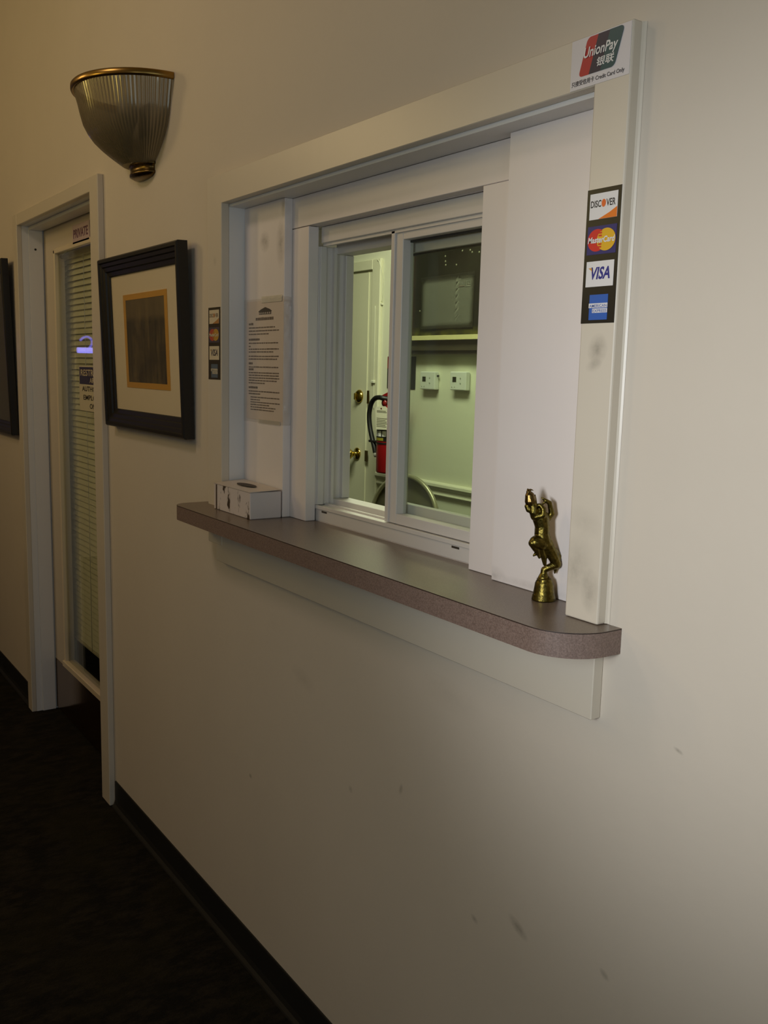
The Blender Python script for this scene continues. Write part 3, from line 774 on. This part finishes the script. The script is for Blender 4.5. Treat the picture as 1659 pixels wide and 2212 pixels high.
# ------------------------------------------------------------------ the office seen through the window
# panelled door in the back wall
D2 = struct('door_2', loc=(-4.55, OY, 0))
dc = mat('office_door_paint', lin(216, 214, 184), .42)
obj('casing', box(-4.205, -4.13, OY-.018, OY, .0005, 2.083, bevel=.003), dc, D2)
obj('casing', box(-5.15, -4.205, OY-.018, OY, 2.03, 2.083, bevel=.003), dc, D2)
obj('casing', box(-5.225, -5.15, OY-.018, OY, .0005, 2.083, bevel=.003), dc, D2)
bm = bmesh.new(); bx(bm, -5.147, -4.208, OY-.004, OY, .01, 2.0275); lf = obj('door_leaf', bm, dc, D2)
bm = bmesh.new()
bx(bm, -4.262, -4.25, OY-.009, OY-.004, .02, 2.02); obj('edge_strip', bm, dc, lf)
def knob(x, z, kx, r):
    bm = bmesh.new(); lathe(bm, [(.004, OY-.004), (.034, OY-.005), (.034, OY-.009), (.026, OY-.014), (.013, OY-.018), (.012, OY-.035), (.02, OY-.042), (r, OY-.055), (r, OY-.066), (r*.7, OY-.076), (.003, OY-.079)][::-1], x, 0, 24, axis='y', cz=z)
    obj('knob', bm, M['brass'], lf)
knob(-4.335, 1.043, 0, .029)
bm = bmesh.new(); lathe(bm, [(.003, OY-.026), (.02, OY-.025), (.031, OY-.017), (.036, OY-.010), (.037, OY-.004)], -4.325, 0, 24, axis='y', cz=1.36); bx(bm, -4.33, -4.32, OY-.04, OY-.02, 1.342, 1.378, bevel=.003)
obj('deadbolt', bm, M['brass'], lf)
bm = bmesh.new(); bx(bm, -4.228, -4.207, OY-.0205, OY-.018, 1.325, 1.395, bevel=.001); obj('strike_plate', bm, mat('plate_brass', lin(150, 120, 60), .35, metal=1), D2)
bm = bmesh.new(); bx(bm, -4.238, -4.207, OY-.0205, OY-.018, 1.01, 1.07, bevel=.001); obj('strike_plate', bm, mat('worn_plate', lin(110, 96, 62), .5, metal=.8), D2)
# cable and contact sensor down the casing
bm = bmesh.new(); tube(bm, spline([(-4.155, OY-.021, 2.075), (-4.135, OY-.021, 2.06), (-4.125, OY-.006, 1.98), (-4.128, OY-.006, 1.86)]), .002, 6)
tube(bm, spline([(-4.165, OY-.021, 1.84), (-4.163, OY-.021, 1.6), (-4.163, OY-.021, 1.44), (-4.16, OY-.021, 1.30)]), .0018, 6)
bx(bm, -4.18, -4.15, OY-.03, OY-.018, 1.435, 1.452, bevel=.003); bx(bm, -4.14, -4.12, OY-.012, OY, 1.845, 1.853)
tag(obj('sensor_cable', bm, mat('cable_white', lin(214, 214, 190), .5)), 'thin white cable with small sensor running down the office door casing', 'cable')
# chair rail
bm = bmesh.new()
pr = [(0, .895), (-.012, .897), (-.016, .905), (-.012, .915), (-.012, .928), (-.020, .935), (-.026, .946), (-.024, .958), (-.016, .964), (0, .966)]
A = [bm.verts.new((-4.128, OY+y, z)) for y, z in pr]; B = [bm.verts.new((1.2, OY+y, z)) for y, z in pr]
bm.faces.new(A); bm.faces.new(B[::-1])
for i in range(len(pr)-1): bm.faces.new((A[i], B[i], B[i+1], A[i+1]))
struct('trim_2', bm, mat('rail_paint', lin(214, 212, 186), .4))
# thermostats
def thermostat(x0, z0, label, knob_side):
    T = thing('thermostat', label, 'thermostat', (x0+.058, OY, z0), 'thermostats on the office wall')
    wm = mat('thermostat_white', lin(216, 218, 206), .4)
    obj('body', box(x0, x0+.118, OY-.032, OY-.006, z0, z0+.087, bevel=.004, seg=2), wm, T)
    obj('base', box(x0+.01, x0+.112, OY-.006, OY+.001, z0+.002, z0+.08), wm, T)
    obj('screen', box(x0+.020, x0+.047, OY-.0328, OY-.0318, z0+.038, z0+.062), mat('lcd_dark', lin(34, 36, 24), .3), T)
    bm = bmesh.new(); bx(bm, x0+.018, x0+.049, OY-.0324, OY-.0319, z0+.036, z0+.064); obj('screen_bezel', bm, mat('bezel_grey', lin(190, 194, 170), .4), T)
    for zz in (.032, .056):
        bm = bmesh.new(); lathe(bm, [(.004, OY-.0335), (.005, OY-.032)], x0+.078, 0, 10, axis='y', cz=z0+zz); obj('button', bm, mat('button_grey', lin(160, 166, 146), .5), T)
    bm = bmesh.new()
    for dx in (.016, .036): lathe(bm, [(.003, OY-.0330), (.003, OY-.0319)], x0+dx, 0, 8, axis='y', cz=z0+.014)
    obj('indicator', bm, mat('indicator_grey', lin(150, 154, 132), .5), T)
    if knob_side:
        bm = bmesh.new(); tube(bm, [(x0+.117, OY-.014, z0+.067), (x0+.126, OY-.014, z0+.067)], .005, 10); obj('side_pin', bm, M['black'], T)
thermostat(-3.735, 1.417, 'white thermostat with black side pin, next to the red poster on the office wall', True)
thermostat(-3.497, 1.420, 'white thermostat without side pin, nearer the right edge of the window glass', False)
# red and dark flyer behind the meeting stile
T = thing('flyer', 'dark flyer with red upper part on office wall, half hidden by the window stile', 'poster', (-3.94, OY, 1.415))
obj('sheet', box(-4.064, -3.815, OY-.003, OY, 1.413, 1.577), mat('flyer_dark', lin(44, 44, 42), .4, var=.4, vscale=14), T)
obj('red_panel', box(-4.062, -3.86, OY-.0036, OY-.003, 1.515, 1.575), mat('flyer_red', lin(150, 50, 36), .4, var=.4, vscale=20), T)
# fire extinguisher on the wall
EX, EY = -3.865, 1.735
T = thing('fire_extinguisher', 'red fire extinguisher with black hose and white tag hung beside the office door', 'fire extinguisher', (EX, EY, .99))
red = mat('extinguisher_red', lin(140, 16, 20), .35, coat=.2); blk = mat('hose_black', lin(18, 18, 16), .45)
bm = bmesh.new(); lathe(bm, [(.05, .988), (.072, .990), (.076, .998), (.076, 1.27), (.071, 1.295), (.052, 1.315), (.03, 1.325), (.026, 1.338)], EX, EY, 32)
obj('cylinder', bm, red, T)
bm = bmesh.new(); lathe(bm, [(.0768, 1.152), (.0768, 1.210)], EX, EY, 32, cap=False); lab = obj('label_band', bm, mat('label_black', lin(30, 30, 26), .4), T)
for a0 in (-2.02, -1.64, -1.26, -.88):
    bm = bmesh.new(); vs = []
    for zz in (1.176, 1.204):
        for a in (a0, a0+.15, a0+.30): vs.append(bm.verts.new((EX+.0774*math.cos(a), EY+.0774*math.sin(a), zz)))
    bm.faces.new((vs[0], vs[1], vs[4], vs[3])); bm.faces.new((vs[1], vs[2], vs[5], vs[4]))
    obj('pictogram', bm, M['white'], lab)
bm = bmesh.new(); vs = []
for zz in (1.155, 1.169):
    for k in range(7): a = -2.02+.85*k/6; vs.append(bm.verts.new((EX+.0774*math.cos(a), EY+.0774*math.sin(a), zz)))
for k in range(6): bm.faces.new((vs[k], vs[k+1], vs[k+8], vs[k+7]))
obj('yellow_strip', bm, mat('label_yellow', lin(140, 130, 40), .5), lab)
bm = bmesh.new(); lathe(bm, [(.028, 1.334), (.03, 1.344), (.022, 1.357), (.02, 1.375)], EX, EY, 20); bx(bm, EX-.034, EX+.02, EY-.014, EY+.014, 1.347, 1.372, bevel=.004)
obj('valve', bm, mat('valve_chrome', lin(150, 146, 132), .3, metal=.9), T)
bm = bmesh.new()
prism_xz(bm, [(EX-.078, 1.378), (EX+.10, 1.438), (EX+.10, 1.420), (EX-.06, 1.366)], EY-.012, EY+.012)
prism_xz(bm, [(EX-.03, 1.372), (EX+.09, 1.382), (EX+.09, 1.370), (EX-.03, 1.358)], EY-.01, EY+.01)
obj('lever_handle', bm, red, T)
bm = bmesh.new(); lathe(bm, [(.002, -.012), (.017, -.010), (.017, .010), (.002, .012)], 0, 0, 16)
for v in bm.verts: v.co = (EX-.032+v.co.x, EY-.024+v.co.z*.8, 1.342+v.co.y)
obj('gauge', bm, mat('gauge_red', lin(120, 30, 26), .3), T)
bm = bmesh.new(); tube(bm, spline([(EX-.02, 1.725, 1.362), (-3.905, 1.70, 1.366), (-3.932, 1.70, 1.368), (-3.97, 1.70, 1.361), (-4.003, 1.70, 1.333), (-4.020, 1.70, 1.278), (-4.012, 1.70, 1.219), (-3.990, 1.70, 1.161), (-3.966, 1.70, 1.112), (-3.956, 1.70, 1.085)]), .0125, 12)
obj('hose', bm, blk, T)
bm = bmesh.new(); lathe(bm, [(.010, 1.085), (.009, 1.07), (.005, 1.062)], -3.955, 1.70, 12); obj('nozzle', bm, mat('nozzle_grey', lin(150, 146, 136), .5), T)
bm = bmesh.new(); lathe(bm, [(.079, 1.138), (.079, 1.146)], EX, EY, 28, cap=False); bx(bm, -4.01, EX-.06, 1.69, 1.712, 1.136, 1.148, bevel=.003)
obj('hose_clip', bm, M['black'], T)
bm = bmesh.new(); bx(bm, EX-.06, EX-.03, EY+.06, OY, 1.02, 1.30); obj('wall_bracket', bm, M['black'], T)
bm = bmesh.new(); prism_xz(bm, [(-3.880, 1.210), (-3.776, 1.214), (-3.784, 1.318), (-3.794, 1.326), (-3.880, 1.324), (-3.889, 1.314)], EY-.0865, EY-.085)
tg = obj('inspection_tag', bm, mat('tag_cream', lin(226, 222, 196), .6), T)
bm = bmesh.new()
for i, zz in enumerate((1.303, 1.297, 1.266, 1.258, 1.250, 1.242, 1.234, 1.226)): bx(bm, -3.874, -3.795+.008*(i % 3), EY-.0871, EY-.0865, zz, zz+.0035)
obj('tag_print', bm, mat('tag_ink', lin(140, 136, 118), .7), tg)
obj('tag_hole', box(-3.842, -3.830, EY-.0871, EY-.0865, 1.313, 1.320), mat('tag_hole_red', lin(96, 40, 30), .7), tg)
# metal-backed chair just inside the window
CX, CY, CT = -3.228, 1.36, 1.054
T = thing('metal_chair', 'grey metal chair with arched tubular back standing inside the office', 'chair', (CX, CY, 0))
tan = mat('chair_grey_metal', lin(96, 92, 72), .45, metal=.15); tubm = mat('chair_tube', lin(140, 136, 108), .3, metal=.4)
HW = .24
def ach(t): return (CX-HW*math.cos(t), CT-.19+.19*math.sin(t))
bm = bmesh.new()
N = 24
for k in range(N):
    for (a, b) in ((PI*k/N, PI*(k+1)/N),):
        xa, za = ach(a); xb, zb = ach(b); q = .004
        ca, cb = .03*math.sin(a), .03*math.sin(b)
        vs = [bm.verts.new(p) for p in ((xa, CY+ca, CT-.26), (xb, CY+cb, CT-.26), (xb, CY+cb, zb-.004), (xa, CY+ca, za-.004))]
        f = bm.faces.new(vs); f.smooth = True
bmesh.ops.remove_doubles(bm, verts=bm.verts, dist=1e-5)
r = bmesh.ops.solidify(bm, geom=bm.faces[:], thickness=.0015)
obj('backrest', bm, tan, T)
bm = bmesh.new(); pts = [(CX-HW-.005, CY-.06, .42)]+[(CX-HW-.003, CY-.02, .62)]+[(ach(PI*k/24)[0]*1.0, CY+.002+.02*math.sin(PI*k/24), ach(PI*k/24)[1]) for k in range(25)]+[(CX+HW+.003, CY-.02, .62), (CX+HW+.005, CY-.06, .42)]
tube(bm, pts, .011, 10); obj('back_frame', bm, tubm, T)
obj('seat', box(CX-.21, CX+.21, CY-.42, CY-.02, .60, .625, bevel=.01, seg=2), tan, T)
for sx in (-1, 1):
    for y0, y1 in ((-.05, .06), (-.38, -.46)):
        bm = bmesh.new(); tube(bm, [(CX+sx*.215, CY+y0, .605), (CX+sx*.235, CY+y1, .001)], .011, 10); obj('leg', bm, tubm, T)
bm = bmesh.new(); tube(bm, [(CX-.22, CY-.43, .25), (CX+.22, CY-.43, .25)], .009, 8); obj('foot_rest', bm, tubm, T)
# shallow dark glazed case on a pale ledge, sheet of paper taped on its front
T = thing('wall_shelf', 'narrow pale ledge with dark brown apron under the dark wall case in the office', 'shelf', (-3.4, 1.8, 1.62))
obj('board', box(-3.87, -2.3, 1.765, OY, 1.653, 1.675, bevel=.001), mat('shelf_cream', lin(206, 196, 140), .5), T)
obj('apron', box(-3.86, -2.31, 1.785, 1.80, 1.605, 1.653), mat('apron_brown', lin(62, 54, 36), .6, var=.3, vscale=8), T)
obj('cleat', box(-3.86, -2.32, 1.795, OY, 1.588, 1.606), mat('cleat_dark', lin(46, 40, 28), .6), T)
def tank_mat():
    m, nt, p, o = nodes('dark_case_front')
    tc = nt.nodes.new('ShaderNodeNewGeometry'); v = tc.outputs['Position']
    sp = nt.nodes.new('ShaderNodeSeparateXYZ'); nt.links.new(v, sp.inputs[0])
    base = ramp(nt, noise(nt, 7, 4, .6, vec=v), .35, lin(22, 20, 15), .7, lin(36, 36, 27))
    zr = nt.nodes.new('ShaderNodeMapRange'); zr.inputs[1].default_value = 1.72; zr.inputs[2].default_value = 1.68
    nt.links.new(sp.outputs['Z'], zr.inputs[0])
    c = mix_rgb(nt, zr.outputs[0], base, ramp(nt, noise(nt, 16, 3, .7, vec=v), .38, lin(38, 34, 16), .65, lin(90, 86, 28)))
    xr = nt.nodes.new('ShaderNodeMapRange'); xr.inputs[1].default_value = -3.75; xr.inputs[2].default_value = -3.78
    nt.links.new(sp.outputs['X'], xr.inputs[0])
    c = mix_rgb(nt, math_n(nt, 'MULTIPLY', xr.outputs[0], .5), c, lin(76, 46, 24))
    nt.links.new(c, p.inputs['Base Color']); p.inputs['Roughness'].default_value = .3
    return m
T = thing('display_case', 'dark glazed wall case with greenish lower edge on the pale ledge in the office', 'display case', (-3.4, 1.8, 1.675))
obj('case_front', box(-3.85, -2.6, 1.780, OY-.002, 1.6755, 2.060), tank_mat(), T)
obj('case_top', box(-3.855, -2.595, 1.778, OY-.002, 2.060, 2.080), mat('lid_dark', lin(52, 50, 38), .5), T)
bpale = mat('speck_pale', lin(128, 126, 104), .4)
for (x, z) in ((-3.529, 2.038), (-3.527, 2.015), (-3.524, 1.998), (-3.444, 1.993), (-3.404, 2.052), (-3.348, 2.050), (-3.334, 2.040), (-3.285, 2.036), (-3.716, 1.794)):
    bm = bmesh.new(); lathe(bm, [(.0008, 1.7785), (.0045, 1.779), (.0055, 1.781)], x, 0, 8, axis='y', cz=z); obj('pale_speck', bm, bpale, T)
P0 = thing('paper_sheet', 'blank grey sheet of paper taped to the front of the dark wall case', 'paper', (-3.5, 1.778, 1.70))
g = bmesh.new(); nx, nz = 12, 8; gr = []
for j in range(nz+1):
    row = []
    for i in range(nx+1):
        u, w_ = i/nx, j/nz; x = -3.702+u*.398; z = 1.706+w_*.238+.002*u
        y = 1.7765-.001*(1+math.sin(u*7))*(1-w_)-.004*max(0, .12-w_)*6*(.5+.5*math.sin(u*9))
        row.append(g.verts.new((x, y, z)))
    gr.append(row)
for j in range(nz):
    for i in range(nx): f = g.faces.new((gr[j][i], gr[j][i+1], gr[j+1][i+1], gr[j+1][i])); f.smooth = True
bmesh.ops.solidify(g, geom=g.faces[:], thickness=.0004)
obj('sheet', g, mat('paper_grey', lin(132, 130, 116), .7), P0)
for zz, hh in ((1.930, .020), (1.704, .016)):
    g = bmesh.new(); prism_xz(g, [(-3.703, zz), (-3.30, zz+.003), (-3.30, zz+hh+.004), (-3.703, zz+hh)], 1.7705, 1.7708)
    obj('tape', g, film('tape_office_%d' % int(zz*1000), .3, .16, .5, 30), P0)
obj('pen_mark', box(-3.415, -3.375, 1.7735, 1.7745, 1.893, 1.896), M['ink'], P0)

# neon sign on the far end wall, mirrored in the door glass
T = thing('neon_sign', 'blue neon sign on the far hall wall, mirrored in the left glazed door', 'neon sign', (-7.19, -1.05, 1.4))
neon = mat('neon_blue', lin(120, 120, 255), .4, emit=(.30, .28, 1, 1), estr=3.2)
neon2 = mat('neon_violet', lin(90, 90, 220), .4, emit=(.20, .18, .9, 1), estr=1.6)
bm = bmesh.new(); tube(bm, [(-7.175, -.955, 1.60), (-7.175, -1.20, 1.602)], .021, 12); obj('bar_tube', bm, neon, T)
bm = bmesh.new(); tube(bm, spline([(-7.175, -.975, 1.672), (-7.175, -1.0, 1.695), (-7.175, -1.035, 1.702), (-7.175, -1.062, 1.680), (-7.175, -1.064, 1.650), (-7.175, -1.045, 1.622)]), .008, 10); obj('arc_tube', bm, neon2, T)
bm = bmesh.new(); tube(bm, [(-7.175, -.985, 1.418), (-7.175, -1.12, 1.42)], .026, 12); obj('bar_tube', bm, neon2, T)
obj('backing', box(-7.2, -7.192, -1.25, -.92, 1.36, 1.75), M['black'], T)

# ------------------------------------------------------------------ lights
def area(name, loc, rot, sx, sy, power, col):
    l = bpy.data.lights.new(name, 'AREA'); l.shape = 'RECTANGLE'; l.size = sx; l.size_y = sy; l.energy = power; l.color = col
    o = bpy.data.objects.new(name, l); C.objects.link(o); o.location = loc; o.rotation_euler = rot; return o
def aim(o, target):
    d = Vector(target)-o.location; o.rotation_euler = d.to_track_quat('-Z', 'Y').to_euler()
def spot(name, loc, target, deg, power, col, rad=.15, blend=1):
    l = bpy.data.lights.new(name, 'SPOT'); l.energy = power; l.color = col; l.spot_size = math.radians(deg); l.spot_blend = blend; l.shadow_soft_size = rad
    o = bpy.data.objects.new(name, l); C.objects.link(o); o.location = loc; aim(o, target); return o
DAY = area('daylight_window', (2.55, -1.25, 1.35), (0, 0, 0), 1.7, 1.9, 13, (.70, .86, 1.0)); aim(DAY, (-1.0, -.9, 1.25))
SPOT = spot('added_narrow_spot', (-.2, -1.9, 1.5), (-.66, 0, 1.36), 42, 90, (.93, .955, 1.0), .2)  # added light with no real fixture; bright pool on the right wall
SPOT2 = spot('added_wide_spot', (-.35, -1.85, 1.8), (-.72, 0, 1.42), 110, 17, (.82, .95, 1), .2)  # added wide spot, no real fixture; softens the falloff round that pool
LAMP = area('hall_lamp', (-4.6, -2.15, 2.8), (0, 0, 0), .35, .5, 8.6, (1, .72, .34)); aim(LAMP, (-3.6, 0, 2.2))
LAMP2 = area('hall_ceiling_lamp', (-2.4, -1.5, 3.1), (0, 0, 0), .4, .4, 7, (1, .78, .62)); aim(LAMP2, (-2.2, -.6, 1))
LAMP3 = area('hall_uplight', (-3.0, -2.0, 2.2), (0, 0, 0), .4, .4, 3.6, (1, .8, .25)); aim(LAMP3, (-2.6, -.8, 3.1))
OFF_L = area('office_ceiling_light', (-3.0, .95, 2.73), (0, 0, 0), 1.2, .5, 47, (.93, 1.0, .73)); aim(OFF_L, (-3.0, .95, 0))

w = bpy.data.worlds.new('world'); bpy.context.scene.world = w; w.use_nodes = True
w.node_tree.nodes['Background'].inputs[0].default_value = (.55, .62, .7, 1); w.node_tree.nodes['Background'].inputs[1].default_value = .05

# ------------------------------------------------------------------ camera
cam = bpy.data.cameras.new('camera'); co = bpy.data.objects.new('camera', cam); C.objects.link(co)
F = Vector((-.81296938, .56272581, -.14973461)); R_ = Vector((.56585612, .82412685, .0249358)); U_ = Vector((-.13743233, .06445621, .98841173))
mw = Matrix((R_, U_, -F)).transposed().to_4x4(); mw.translation = Vector((0, -.97432726, 1.5)); co.matrix_world = mw
cam.sensor_fit = 'VERTICAL'; cam.sensor_height = 36; cam.sensor_width = 27; cam.lens = 2006.567/2212*36; cam.clip_start = .02
bpy.context.scene.camera = co
vs = bpy.context.scene.view_settings
vs.view_transform = 'Standard'; vs.look = 'None'; vs.gamma = 1; vs.use_curve_mapping = False; vs.exposure = 0
